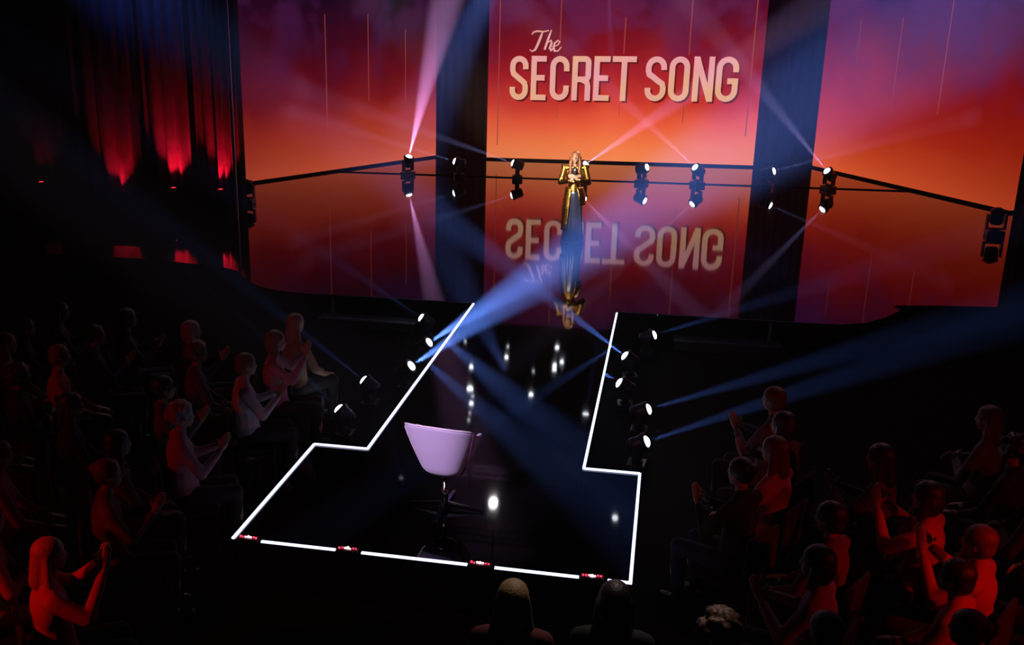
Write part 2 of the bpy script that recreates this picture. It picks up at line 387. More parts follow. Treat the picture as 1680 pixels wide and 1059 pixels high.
def letter(bm, ch, x, z, W, H, w, y):
    r = (W-w)/2; ry = r*1.05; l = w/2; R = W-w/2; cx = W/2; b = w/2; t = H-w/2
    def st(p, closed=False): stroke(bm, [(x+a, z+c) for a, c in p], w, closed, y)
    if ch == 'E':
        st([(l, 0), (l, H)]); st([(l, b), (W, b)]); st([(l, t), (W, t)]); st([(l, H*.51), (W*.9, H*.51)])
    elif ch == 'T':
        st([(0, t), (W, t)]); st([(cx, 0), (cx, H)])
    elif ch == 'N':
        st([(l, 0), (l, H)]); st([(R, 0), (R, H)]); st([(l, H*.98), (R, H*.02)])
    elif ch == 'O':
        st(arc(cx, t-ry, r, ry, 0, 180)+arc(cx, b+ry, r, ry, 180, 360), True)
    elif ch in 'CG':
        p = [(R, H*.66)]+arc(cx, t-ry, r, ry, 0, 180)+arc(cx, b+ry, r, ry, 180, 360)
        if ch == 'C': st(p+[(R, H*.34)])
        else: st(p+[(R, H*.46)]); st([(cx+.01, H*.46), (R+w/2, H*.46)])
    elif ch == 'S':
        st([(R, H*.70)]+arc(cx, t-ry, r, ry, 0, 180)+[(l, H*.68), (l+.03, H*.60), (cx-.06, H*.53), (cx+.06, H*.46), (R-.03, H*.39), (R, H*.31)]
           + arc(cx, b+ry, r, ry, 0, -180)+[(l, H*.30)])
    elif ch == 'R':
        st([(l, 0), (l, H)])
        rr = H*.24
        st([(l, t), (R-.10, t)]+arc(R-.10, t-.10, .10, .10, 90, 0, 5)+[(R, H*.56+.10)]+arc(R-.10, H*.48+.10, .10, .10, 0, -90, 5)+[(l, H*.48)])
        st([(cx+.0, H*.48), (R-.03, H*.42), (R, H*.32), (R, 0)])
XT = lambda zx: (zx/3.5+780-836)*.01785-4.9 + 1.56       # place along the screen, origin at the screen's middle (-1.56)
spans = [('S', 195, 305), ('E', 322, 412), ('C', 435, 548), ('R', 565, 675), ('E', 692, 785), ('T', 797, 935), ('S', 990, 1110), ('O', 1124, 1240), ('N', 1260, 1376), ('G', 1388, 1512)]
def title(dx, dz, y, m, name, grow=0):
    bm = bmesh.new()
    for ch, a, b in spans:
        xa = XT(a); W = XT(b)-xa; z0 = 1.83+.06*((a-195)/1320.); H = 1.30-.02*((a-195)/1320.)
        letter(bm, ch, xa+dx, z0+dz, W, H, .165+grow, y)
    mesh(name, bm, m, scC)
    # script "The"
    bm = bmesh.new()
    k = lambda px, pz: (-4.27+(px-872)*.0188+1.56+dx, 3.85-(pz-52)*.0178+dz)
    P = lambda L, w: stroke(bm, [k(*q) for q in L], w, False, y)
    t = .03+grow*.3
    P([(872, 58), (874, 54), (880, 52), (890, 53), (899, 51)], [t, t*1.3, t*1.6, t*1.3, t])
    P([(889, 53), (886, 62), (882, 73), (878, 82), (873, 85), (869, 82)], [t*1.2, t*2.3, t*2.6, t*2.3, t*1.2, t])
    P([(903, 50), (899, 62), (893, 82)], [t, t*2.2, t*2.2])
    P([(893, 80), (898, 70), (903, 67), (904, 71), (901, 80), (903, 83), (908, 79)], [t, t, t*1.6, t*2, t*2.2, t*1.4, t*.8])
    P([(908, 77), (914, 74), (917, 69), (914, 67), (909, 71), (907, 78), (909, 84), (914, 84), (920, 77)], [t*.8, t, t*1.3, t, t*1.6, t*2.2, t*2, t*1.2, t*.7])
    mesh(name+'_script', bm, m, scC)
def title_mat():
    m = bpy.data.materials.new('title_glow'); m.use_nodes = True; n = m.node_tree.nodes; l = m.node_tree.links
    p = n['Principled BSDF']; p.inputs['Base Color'].default_value = (.01, .01, .01, 1)
    tc = n.new('ShaderNodeTexCoord'); nz = n.new('ShaderNodeTexNoise'); nz.inputs['Scale'].default_value = .8; nz.inputs['Detail'].default_value = 0
    l.new(tc.outputs['Object'], nz.inputs['Vector']); cr = n.new('ShaderNodeValToRGB'); e = cr.color_ramp.elements
    e[0].position = .36; e[0].color = lin(238, 176, 140); e[1].position = .62; e[1].color = lin(242, 164, 168)
    l.new(nz.outputs['Fac'], cr.inputs[0]); l.new(cr.outputs[0], p.inputs['Emission Color']); p.inputs['Emission Strength'].default_value = 1
    return m
M_shadow = mat('title_shade_colour', (.001, .001, .001), .8, spec=0, emit=lin(104, 24, 24), estr=1)
title(.055, -.05, -.006, M_shadow, 'title_drop_shade')
title(0, 0, -.012, title_mat(), 'title_lettering')

# thin edge post of the left screen, its light put in as weak emission, black drapes in the gaps, side maskings
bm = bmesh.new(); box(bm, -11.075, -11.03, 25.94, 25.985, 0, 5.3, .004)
tag(mesh('screen_edge_post', bm, mat('violet_edge_glow', (.5, .4, .5), .4, emit=lin(120, 70, 100), estr=.35)), 'thin pale post at the outer edge of the left led screen', 'post')

def pleated(name, x0, x1, y, z0, z1, m, label, amp=.06, pitch=.28, rz=0, at=None, cat='curtain', group=None):
    bm = bmesh.new(); n = max(8, int((x1-x0)/pitch*8)); A = []; rr = random.Random(int(abs(x0)*100)+3)
    cols = []
    ph = rr.random()*6
    for i in range(n+1):
        u = i/n; x = x0+(x1-x0)*u
        s = math.sin(x/pitch*2*PI+ph+.8*math.sin(x*1.7))
        cols.append((x, y-amp*s))
    for th in (0, .02):
        A.append([[bm.verts.new((x, yy+th, z)) for (x, yy) in cols] for z in (z0, (z0+z1)/2, z1)])
    for s, g in enumerate(A):
        for r in range(2):
            for i in range(n):
                f = (g[r][i], g[r][i+1], g[r+1][i+1], g[r+1][i]); bm.faces.new(f if s == 0 else f[::-1])
    for i in range(n):
        bm.faces.new((A[0][2][i], A[0][2][i+1], A[1][2][i+1], A[1][2][i])); bm.faces.new((A[0][0][i+1], A[0][0][i], A[1][0][i], A[1][0][i+1]))
    o = mesh(name, bm, m, None, True)
    tag(o, label, cat, group); return o
pleated('black_drape', -7.6, -5.0, 34.3, 0, 9, M_drape, 'black drape filling the tall gap left of the centre led screen', .05, .3)
pleated('black_drape', 1.7, 4.6, 34.5, 0, 9, M_drape, 'black drape filling the tall gap right of the centre led screen', .05, .3)
pleated('stage_curtain', -9.62, -8.98, 21.75, 0, 7, M_drape2, 'narrow dark curtain next to the left led screen, glowing red low down', .09, .16)
pleated('stage_curtain', -10.15, -9.72, 21.9, 0, 7, M_drape2, 'dark curtain panel second from the left led screen, glowing red above its uplight', .06, .2)
pleated('stage_curtain', -11.35, -10.3, 22.0, 0, 7, M_drape2, 'dark curtain panel lit by the brightest red cone, third from the left led screen', .07, .3)
pleated('stage_curtain', -13.1, -11.55, 22.1, 0, 7, M_drape2, 'dark curtain panel with a dim red cone, fourth from the left led screen', .07, .34)
pleated('stage_curtain', -17.5, -13.3, 22.3, 0, 7, M_drape, 'broad black curtain at the far left of the stage', .08, .4)
bm = bmesh.new(); box(bm, -9.05, -8.99, 21.3, 21.36, 0, 6.5, .01)
tag(mesh('curtain_pole', bm, mat('blue_grey_pole', (.3, .34, .5), .3, noise=.2)), 'upright pole catching blue light beside the left led screen', 'pole')
for (x0, x1, lab) in ((-14.6, -12.3, 'low black masking flat in front of the far left curtain'), (-12.25, -10.2, 'low black masking flat in front of the middle curtain panels'), (-10.15, -8.9, 'low black masking flat next to the left led screen')):
    e = empty('masking_flat', ((x0+x1)/2, 20.7, 0)); tag(e, lab, 'stage flat', 'low masking flats under the curtains')
    w = (x1-x0)/2
    bm = bmesh.new(); box(bm, -w, w, -.02, .02, 0, .56, .005); mesh('panel', bm, M_drape, e)
    for sx in (-1, 1):
        bm = bmesh.new(); box(bm, sx*(w-.15)-.02, sx*(w-.15)+.02, .02, .22, 0, .03); mesh('foot', bm, M_black, e)
def uplight(x, y, z, p, label, tilt):
    e = empty('curtain_uplight', (x, y, 0)); tag(e, label, 'uplight', 'red uplights below the curtains')
    bm = bmesh.new(); box(bm, -.10, .10, -.08, .08, 0, .03, .005); mesh('base', bm, M_fix, e)
    bm = bmesh.new(); tube(bm, (0, 0, .03), (0, 0, z-.14), .02); mesh('stand', bm, M_fix, e)
    bm = bmesh.new(); lathe(bm, [(.05, z-.14), (.07, z-.10), (.075, z), (.06, z+.005)], 16); mesh('can', bm, M_fix, e)
    bm = bmesh.new(); lathe(bm, [(.055, z+.006), (.04, z+.014)], 16); mesh('lens', bm, M_uplens, e)
    spot('red_lamp', (0, 0, z+.03), (0, tilt, 1), p*6, (1, .005, .03), 66, .9, .03, e)
uplight(-9.45, 21.50, .62, 16, 'red uplight below the curtain panel nearest the left led screen', .3)
uplight(-10.66, 21.72, .58, 20, 'red uplight below the brightest red curtain panel', .3)
uplight(-12.1, 21.82, .32, 8, 'red uplight below the dim red curtain panel on the left', .3)
uplight(-14.1, 22.0, .55, 1.2, 'faint red uplight at the far left curtain', .25)
bm = bmesh.new(); box(bm, 7.72, 12, 25.6, 25.75, 0, 7)
tag(mesh('masking_wall_flat', bm, M_drape), 'tall black masking flat beyond the outer edge of the right led screen', 'stage flat')

# ---------------------------------------------------------------- moving lights
def shared(name, fn, smooth=False, cache={}):
    if name not in cache:
        bm = bmesh.new(); fn(bm); me = bpy.data.meshes.new(name); bm.normal_update(); bm.to_mesh(me); bm.free()
        if smooth:
            for p in me.polygons: p.use_smooth = True
        cache[name] = me
    return cache[name]
def f_base(bm):
    box(bm, -.17, .17, -.14, .14, 0, .11, .018)
    box(bm, -.12, .12, -.145, -.14, .03, .08)
def f_yoke(bm):
    tube(bm, (0, 0, .11), (0, 0, .135), .09, seg=16)
    box(bm, -.17, .17, -.04, .04, .13, .165, .008)
    for s in (-1, 1): box(bm, s*.17-.02, s*.17+.02, -.06, .06, .13, .44, .012)
def f_head(bm):
    # axis +Z is the way it shines, pivot at origin
    lathe(bm, [(.085, -.17), (.115, -.155), (.125, -.06), (.13, .05), (.145, .09), (.145, .13), (.12, .135)], 20)
    for k in range(3): lathe(bm, [(.131, -.12+.035*k), (.131, -.105+.035*k)], 20)
def f_lens(bm):
    lathe(bm, [(.088, .136), (.082, .150), (.066, .164), (.04, .174), (.012, .178)], 20)
def f_clamp(bm):
    tube(bm, (-.10, 0, -.0), (.10, 0, -.0), .02); box(bm, -.025, .025, -.03, .03, -.01, .10, .004)
def moving_light(loc, d, label, group, lensmat=M_white, scale=1, lamp=None, drop=None, cat='stage light', unlit=False):
    d = Vector(d).normalized(); pan = math.atan2(d.y, d.x)-PI/2
    e = empty('moving_head_light', loc, pan); tag(e, label, cat, group); e.scale = (scale,)*3
    sg = -1 if drop else 1
    b = link('base', shared('mh_base', f_base), M_fix, e); y = link('yoke', shared('mh_yoke', f_yoke), M_fix, e)
    hd = link('head', shared('mh_head', f_head, True), M_fix, e)
    z = .40
    if drop:
        b.rotation_euler = y.rotation_euler = (PI, 0, 0); z = -.40
    hd.location = (0, 0, z)
    tilt = math.atan2(math.hypot(d.x, d.y), d.z)
    hd.rotation_euler = (-tilt, 0, 0)
    if not unlit:
        lm = shared('mh_lens_'+lensmat.name, f_lens, True); link('lens', lm, lensmat, hd)
    else:
        link('lens', shared('mh_lens_off', f_lens, True), M_fixg, hd)
    if drop:
        bm = bmesh.new(); tube(bm, (0, 0, 0), (0, 0, drop/scale), .02); mesh('drop_pipe', bm, M_black, e)
    if lamp:
        P, col, deg, bl = lamp; P *= BEAM
        o = spot('beam_lamp', (0, 0, .20), (0, 0, 1), P, col, deg, min(bl, .8), .018, hd)
    return e
BK = (.38, .42, 1.0); BL = (.12, .27, 1.0)
GB = 'moving lights on the floor in front of the led screens'
# y origin at base; lens sits about .42 above the floor
back = [(-7.09, 29.00, (.27, -.15, .95), (5200, (.95, .42, 1), 15, .9), M_hot, 'moving light before the left led screen with the strong pink beam'),
        (-5.63, 29.00, (-.928, -.238, .286), (900, BK, 7, .8), M_white, 'moving light in front of the left black drape gap'),
        (-4.01, 29.00, (-.939, -.132, .317), (1300, BK, 7, .8), M_white, 'leftmost moving light in front of the centre led screen'),
        (-2.26, 29.00, (.701, -.456, .548), (2600, (.75, .45, 1), 9, .8), M_hot, 'moving light half hidden behind the singer with a pink beam'),
        (-.67, 29.00, (.87, -.362, .334), (250, BK, 7, .8), M_white, 'moving light first to the right of the singer'),
        (.78, 29.00, (-.666, -.431, .609), (1300, (.7, .45, 1), 8, .8), M_white, 'rightmost moving light in front of the centre led screen'),
        (2.55, 29.00, (.91, -.25, .33), (700, BK, 7, .8), M_white, 'moving light in front of the right black drape gap'),
        (4.06, 29.00, (-.636, -.35, .688), (1900, (.5, .42, 1), 8, .8), M_hot, 'moving light before the right led screen')]
for x, y, d, lp, lm, lab in back:
    moving_light((x, y, 0), d, lab, GB, lm, 1.0, lp)
for x, y, lab in ((-9.62, 23.4, 'unlit moving light standing at the outer end of the left led screen'), (6.55, 23.3, 'unlit moving light standing at the outer end of the right led screen')):
    moving_light((x, y, 0), (0, -.1, 1), lab, None, M_white, 1.0, None, unlit=True)
GR = 'moving lights on the hall floor beside the runway'
side = [(-3.30, 14.62, (-.797, -.199, .571), (120, BL, 8, .8), 'faint moving light farthest up the left side by the stage front', .6, M_white),
        (-3.06, 13.40, (.801, -.076, .594), (2800, BL, 18, .9), 'moving light touching the left side of the runway, upper of two', 1.0, M_hot),
        (-3.05, 12.34, (.795, -.076, .602), (2600, BL, 16, .9), 'brightest moving light, touching the left side of the runway, lower of two', 1.0, M_hot2),
        (-3.33, 11.66, (-.82, .05, .57), (150, BL, 7, .9), 'moving light left of the runway aimed at the seated crowd, upper of two', .8, M_white),
        (-3.33, 10.62, (-.74, .03, .67), (110, BL, 7, .9), 'moving light left of the runway nearest the platform shoulder', .8, M_white),
        (-.11, 14.53, (.917, -.075, .391), (260, BL, 8, .9), 'moving light farthest up the right side by the stage front', .75, M_white),
        (-.30, 13.40, (-.80, -.090, .58), (1400, BL, 11, .9), 'moving light touching the right side of the runway, upper of two', 1.0, M_hot),
        (-.31, 12.30, (-.85, -.068, .50), (1200, BL, 11, .9), 'moving light touching the right side of the runway, lower of two', 1.0, M_hot),
        (-.11, 11.48, (.915, -.074, .396), (420, BL, 8, .9), 'moving light right of the runway aimed right, upper of two', .95, M_hot),
        (-.10, 10.48, (.888, -.093, .450), (420, BL, 8, .9), 'moving light right of the runway nearest the platform shoulder', .95, M_hot)]
for x, y, d, lp, lab, sc, lm in side:
    moving_light((x*1.021, y*1.021, ZF), d, lab, GR, lm, .70, lp)

# lamps of the overhead rig, mirrored in the black runway
GO = 'lamps of the overhead rig mirrored in the runway'
over = [(-5.86, 31.5, 5.48, 0), (-4.5, 31.5, 5.57, 0), (-4.53, 31.5, 5.93, 1), (-5.65, 31.5, 6.34, 1), (-2.96, 31.5, 5.5, 1), (-2.79, 31.5, 5.96, 1),
        (-3.01, 31.5, 6.08, 1), (-3.01, 31.5, 6.20, 1), (-3.67, 31.5, 6.31, 0), (-5.05, 28, 5.82, 2), (-4.97, 28, 6.03, 0), (-5.0, 28, 6.27, 1),
        (-5.03, 28, 6.57, 0), (-5.07, 28, 6.78, 0), (-3.31, 28, 5.86, 1)]
def hang_lamp(x, y, z, kind, lab):
    e = empty('hanging_lamp', (x, y, z)); tag(e, lab, 'lamp', GO)
    r = {0: .055, 1: .075, 2: .105}[kind]
    bm = bmesh.new(); tube(bm, (0, 0, .10), (0, 0, 8.3-z), .008, seg=8); mesh('suspension_rod', bm, M_black, e)
    bm = bmesh.new(); lathe(bm, [(r*.6, .12), (r*.9, .10), (r, .03)], 16); mesh('housing', bm, M_black, e)
    bm = bmesh.new(); cap(bm, (0, 0, 0), r*.85, seg=14); mesh('bulb', bm, M_hang if kind else M_hangdim, e, True)
olab = ['faint lamp mirrored highest at the left edge of the runway', 'faint lamp mirrored top of the middle cluster near the runway head', 'lamp mirrored below the faint one in the middle cluster',
        'flat lamp glint mirrored high left on the runway', 'flat lamp glint mirrored highest in the right hand cluster', 'lamp mirrored on the right shoulder of the pair of green white dots',
        'upper of the two stacked green white dots on the runway', 'lower of the two stacked green white dots on the runway', 'faint dot mirrored left of the stacked green white pair',
        'largest dot at the top of the string mirrored above the egg chair', 'second dot from the top of the string above the egg chair', 'third dot from the top of the string above the egg chair',
        'fourth dot from the top of the string above the egg chair', 'lowest dot of the string, just above the egg chair rim', 'single round dot mirrored alone in the middle of the runway']
for i, ((x, y, z, k), lab) in enumerate(zip(over, olab)):
    f = (y-.05-.13*((i*4) % 15))/y       # each rod clear of its neighbours
    hang_lamp(x*f, y*f, (z+4.1)*f-4.1, k, lab)
def over_mover(loc, d, lab, lp, m, sc=.9):
    return moving_light((loc[0], loc[1], loc[2]+.4*sc), d, lab, None, m, sc, lp, drop=8.3-loc[2]-.4*sc)
over_mover((-1.52, 24, 4.95), (.1, .1, -1), 'overhead spotlight mirrored beside the right runway edge, beam pointing down', (260, BL, 10, .9), M_hang)
over_mover((-5.03, 20, 5.25), (-.35, .6, -.7), 'overhead spotlight mirrored left below the egg chair', (120, BL, 14, .9), M_hang, .8)
over_mover((-3.07, 20, 5.5), (.15, -.75, -.55), 'overhead spotlight mirrored as the large flare beside the egg chair', None, M_flare, .95)
over_mover((-.55, 20, 5.55), (0, -.8, -.6), 'overhead spotlight mirrored near the right side of the end platform', None, M_hang, .7)
for y, lab in ((31.5, 'overhead truss bar nearest the led screens'), (28, 'overhead truss bar above the row of moving lights'), (24, 'overhead truss bar above the middle of the stage'), (20, 'overhead truss bar above the front of the stage')):
    bm = bmesh.new()
    for dy, dz in ((0, 0), (.3, 0), (.15, .26)): tube(bm, (-9, y+dy, 8.32+dz), (5.5, y+dy, 8.32+dz), .025, seg=8)
    for i in range(29):
        x = -9+i*.5
        tube(bm, (x, y, 8.32), (x+.25, y+.15, 8.58), .01, seg=5); tube(bm, (x+.25, y+.15, 8.58), (x+.5, y+.3, 8.32), .01, seg=5)
    tag(mesh('lighting_truss', bm, mat('truss_black', (.01, .01, .01), .8, noise=.2, spec=.1)), lab, 'truss', 'overhead lighting trusses')
# ---------------------------------------------------------------- egg chair on the platform
M_pink = mat('lilac_leather', (.60, .44, .72), .5, noise=.04, nscale=3, bump=.05, sheen=.2)
M_pink_in = mat('lilac_inner_fabric', (.45, .25, .5), .8, noise=.1, nscale=20)
M_seam = mat('plum_seam_gap', (.10, .03, .10), .8)
M_chrome = mat('dark_chrome', (.20, .20, .23), .18, 1)
def bowl_rim(t):
    """t = angle from the back of the chair; height of the rim"""
    a = abs(t)/PI
    pts = [(0, .885), (.12, .880), (.22, .862), (.30, .835), (.36, .79), (.42, .755), (.52, .745), (.62, .72), (.75, .64), (1, .48)]
    for (a0, h0), (a1, h1) in zip(pts, pts[1:]):
        if a <= a1:
            u = (a-a0)/(a1-a0); return h0+(h1-h0)*u
    return .5
def bowl_pt(t, v, inset=0):
    h = bowl_rim(t); z = .355+inset*.7+(h-.355-inset*.7)*v
    k = (z-.355)/.51
    r = .175+(.368-.175)*k+.012*math.sin(PI*min(1, k)) - inset
    if v < .12: r *= .80+.20*math.sqrt(v/.12)
    s = 2.5; c = abs(math.cos(t))**s+abs(math.sin(t))**s
    r2 = r/(c**(1/s))*.98
    return Vector((math.sin(t)*r2, -math.cos(t)*r2*.92, z))
chair = tag(empty('egg_chair', (-1.715, 8.36, 0), -.15), 'lilac swivel egg chair seen from behind on the end platform', 'chair')
def bowl(inset0, inset1):
    bm = bmesh.new(); N = 72; K = 16
    O = [[bm.verts.new(bowl_pt(2*PI*i/N-PI, k/K, inset0)) for i in range(N)] for k in range(K+1)]
    I = [[bm.verts.new(bowl_pt(2*PI*i/N-PI, k/K, inset1)) for i in range(N)] for k in range(K+1)]
    for G, f in ((O, 1), (I, -1)):
        for k in range(K):
            for i in range(N):
                j = (i+1) % N; q = (G[k][i], G[k][j], G[k+1][j], G[k+1][i]); bm.faces.new(q if f > 0 else q[::-1])
    for i in range(N):
        j = (i+1) % N; bm.faces.new((O[K][i], O[K][j], I[K][j], I[K][i]))
    bm.faces.new(O[0][::-1]); bm.faces.new(I[0])
    return bm
b = mesh('shell', bowl(0, .045), M_pink, chair, True)
bv = b.modifiers.new('sub', 'SUBSURF'); bv.levels = bv.render_levels = 1
def piping(name, t0, t1, v, r, m, off=.004):
    bm = bmesh.new(); n = 50; P = [bowl_pt(t0+(t1-t0)*i/n, v if not callable(v) else v(i/n), -off) for i in range(n+1)]
    for a, c in zip(P, P[1:]): cap(bm, a, r, c, r, seg=8)
    return mesh(name, bm, m, chair, True)
piping('rim_piping', -PI*.45, PI*.45, 1.0, .008, mat('pale_piping', (.8, .62, .82), .4), -.01)
piping('side_seam', PI*.40, PI*.33, lambda u: .05+.93*u, .010, M_seam, .001)
piping('side_seam', -PI*.40, -PI*.36, lambda u: .05+.93*u, .008, mat("pale_piping"), .002)
bm = bmesh.new(); lathe(bm, [(.06, .41), (.13, .42), (.17, .45), (.17, .485), (.14, .50), (.05, .505)], 32); mesh('seat_cushion', bm, M_pink_in, chair, True)
bm = bmesh.new(); lathe(bm, [(.09, .328), (.11, .335), (.11, .352), (.08, .366)], 24); mesh('swivel_plate', bm, M_chrome, chair, True)
bm = bmesh.new(); lathe(bm, [(.030, .05), (.030, .20), (.022, .205), (.022, .33)], 20); mesh('column', bm, M_chrome, chair, True)
for k in range(4):
    a = k*PI/2+.10; d = Vector((math.cos(a), math.sin(a), 0)); n = Vector((-d.y, d.x, 0))
    bm = bmesh.new(); rows = []
    for u, w, zt, zb in ((.0, .030, .075, .035), (.10, .026, .062, .030), (.25, .018, .040, .018), (.345, .016, .026, .008)):
        c = d*u; rows.append([bm.verts.new(c+n*w+Vector((0, 0, zt-.006))), bm.verts.new(c+n*w*.4+Vector((0, 0, zt))), bm.verts.new(c-n*w*.4+Vector((0, 0, zt))), bm.verts.new(c-n*w+Vector((0, 0, zt-.006))), bm.verts.new(c-n*w+Vector((0, 0, zb))), bm.verts.new(c+n*w+Vector((0, 0, zb)))])
    for A, B in zip(rows, rows[1:]):
        for i in range(6):
            j = (i+1) % 6; bm.faces.new((A[i], A[j], B[j], B[i]))
    bm.faces.new(rows[0][::-1]); bm.faces.new(rows[-1]); bmesh.ops.recalc_face_normals(bm, faces=bm.faces[:])
    lg = mesh('leg', bm, M_chrome, chair)
    bm = bmesh.new(); lathe(bm, [(.014, 0.0005), (.016, .010), (.010, .014)], 12, Matrix.Translation(d*.325)); mesh('glide', bm, M_black, lg)

# ---------------------------------------------------------------- people
def hand(P, w, d, up, side, s=1.0, curl=.5):
    """palm and five fingers from wrist w along d; up = back of the hand; side=+1 puts the thumb on cross(d,up)"""
    w = Vector(w); d = Vector(d).normalized(); up = Vector(up); up = (up-d*up.dot(d)).normalized(); lat = d.cross(up)*side
    P.append(('c', w, .026*s, w+d*.035*s, .030*s))
    for o in (-.026, -.009, .009, .026):
        P.append(('c', w+d*.02*s+lat*o*.7*s, .015*s, w+d*.085*s+lat*o*s, .0125*s))
    L = {.026: .070, .009: .080, -.009: .074, -.026: .058}
    for o, ln in L.items():
        a = w+d*.088*s+lat*o*s; dd = d.copy(); p = a; r = .0098*s
        for k, fr in enumerate((.42, .32, .26)):
            ang = curl*(.35+.5*k)
            dd2 = (d*math.cos(ang)-up*math.sin(ang)+lat*o*1.5*.3).normalized()
            q = p+dd2*ln*fr*s; P.append(('c', p, r, q, r*.92)); p = q; r *= .93
    a = w+d*.03*s+lat*.028*s; b_ = a+(d*.5+lat*.75-up*.25).normalized()*.04*s; c_ = b_+(d*.85+lat*.3-up*.35).normalized()*.032*s
    P.append(('c', a, .014*s, b_, .0115*s)); P.append(('c', b_, .0115*s, c_, .0095*s))
def head(P, c, f=1, s=1.0, tilt=0):
    """f = +1 looks along +y, -1 along -y; c = head centre"""
    c = Vector(c)
    def q(x, y, z):
        y, z = y*math.cos(tilt)-z*math.sin(tilt), y*math.sin(tilt)+z*math.cos(tilt)
        return c+Vector((x, f*y, z))*s
    P += [('e', q(0, -.012, .022), (.074*s, .090*s, .088*s)), ('e', q(0, .022, -.030), (.060*s, .064*s, .072*s)),
          ('c', q(0, .058, -.085), .022*s, q(0, .050, -.070), .030*s), ('c', q(-.034, .015, -.07), .022*s, q(.034, .015, -.07), .022*s),
          ('c', q(0, .084, .018), .008*s, q(0, .100, -.022), .013*s),
          ('c', q(-.017, .083, -.052), .0075*s, q(.017, .083, -.052), .0075*s), ('c', q(-.014, .081, -.062), .0075*s, q(.014, .081, -.062), .0075*s),
          ('c', q(-.042, .070, .033), .009*s, q(-.014, .080, .031), .008*s), ('c', q(.042, .070, .033), .009*s, q(.014, .080, .031), .008*s),
          ('e', q(-.077, -.004, -.008), (.010*s, .020*s, .031*s)), ('e', q(.077, -.004, -.008), (.010*s, .020*s, .031*s))]
    return [q(-.030, .076, .016), q(.030, .076, .016)]

ZH = 1.265
POSES = {
 # shoulder, elbow, wrist, hand direction, back-of-hand
 'rest': [((.19, -.02, 1.02), (.235, .10, .76), (.12, .31, .635), (-.15, 1, -.12), (0, .1, 1), .35)],
 'clap': [((.19, -.02, 1.02), (.25, .12, .80), (.055, .33, .93), (-.35, .55, .75), (1, 0, .2), .15)],
 'high': [((.19, -.02, 1.03), (.27, .17, .90), (.07, .33, 1.12), (-.3, .3, .9), (1, .1, .2), .15)],
 'fold': [((.19, -.02, 1.02), (.25, .08, .77), (-.02, .24, .83), (-.95, .25, .1), (0, 1, .4), .3)]}
def seated(pose):
    P = []; T = []
    P += [('e', (0, 0, .53), (.165, .13, .11)), ('c', (0, -.01, .60), .125, (0, -.02, .80), .115), ('e', (0, -.025, .92), (.165, .105, .16)),
          ('c', (-.13, -.03, 1.02), .055, (.13, -.03, 1.02), .055), ('c', (0, -.02, 1.03), .055, (0, .0, 1.17), .048)]
    T += [('e', (0, 0, .56), (.175, .14, .11)), ('c', (0, -.01, .60), .137, (0, -.02, .80), .128), ('e', (0, -.025, .92), (.182, .122, .18)),
          ('c', (-.15, -.03, 1.035), .066, (.15, -.03, 1.035), .066), ('c', (-.09, -.03, 1.06), .055, (.0, -.02, 1.105), .062), ('c', (.09, -.03, 1.06), .055, (.0, -.02, 1.105), .062)]
    eyes = head(P, (0, .02, ZH))
    for sx in (-1, 1):
        P += [('c', (sx*.09, .02, .53), .085, (sx*.12, .43, .53), .058), ('c', (sx*.12, .43, .53), .056, (sx*.12, .43, .30), .056), ('c', (sx*.12, .43, .30), .056, (sx*.12, .40, .09), .036),
              ('c', (sx*.12, .40, .06), .036, (sx*.125, .54, .035), .030)]
        sh, el, wr, hd, bk, cu = POSES[pose][0]
        m = lambda v: Vector((sx*v[0], v[1]+(0.03 if (pose == 'fold' and sx > 0) else 0), v[2]+(.03 if (pose == 'fold' and sx > 0) else 0)))
        mv = lambda v: Vector((sx*v[0], v[1], v[2]))
        P += [('c', m(sh), .052, m(el), .040), ('c', m(el), .039, m(wr), .024)]
        hand(P, m(wr), mv(hd), mv(bk), -sx, 1.0, cu)
        cuff = m(el).lerp(m(wr), .86)
        T += [('c', m(sh), .064, m(el), .053), ('c', m(el), .051, cuff, .036)]
    return blend_mesh('seated_body_'+pose, P, .0115, 3), blend_mesh('seated_top_'+pose, T, .016, 4), eyes
def trousers_mesh():
    T = [('e', (0, 0, .52), (.178, .142, .10))]
    for sx in (-1, 1):
        T += [('c', (sx*.09, .0, .53), .096, (sx*.12, .43, .53), .072), ('c', (sx*.12, .43, .53), .070, (sx*.12, .41, .14), .056)]
    return blend_mesh('seated_trousers', T, .018, 4)
def shoe_mesh():
    T = []
    for sx in (-1, 1): T += [('c', (sx*.12, .385, .05), .046, (sx*.125, .55, .04), .036), ('c', (sx*.12, .40, .05), .046, (sx*.12, .40, .11), .046)]
    return blend_mesh('pair_of_shoes', T, .012, 2)
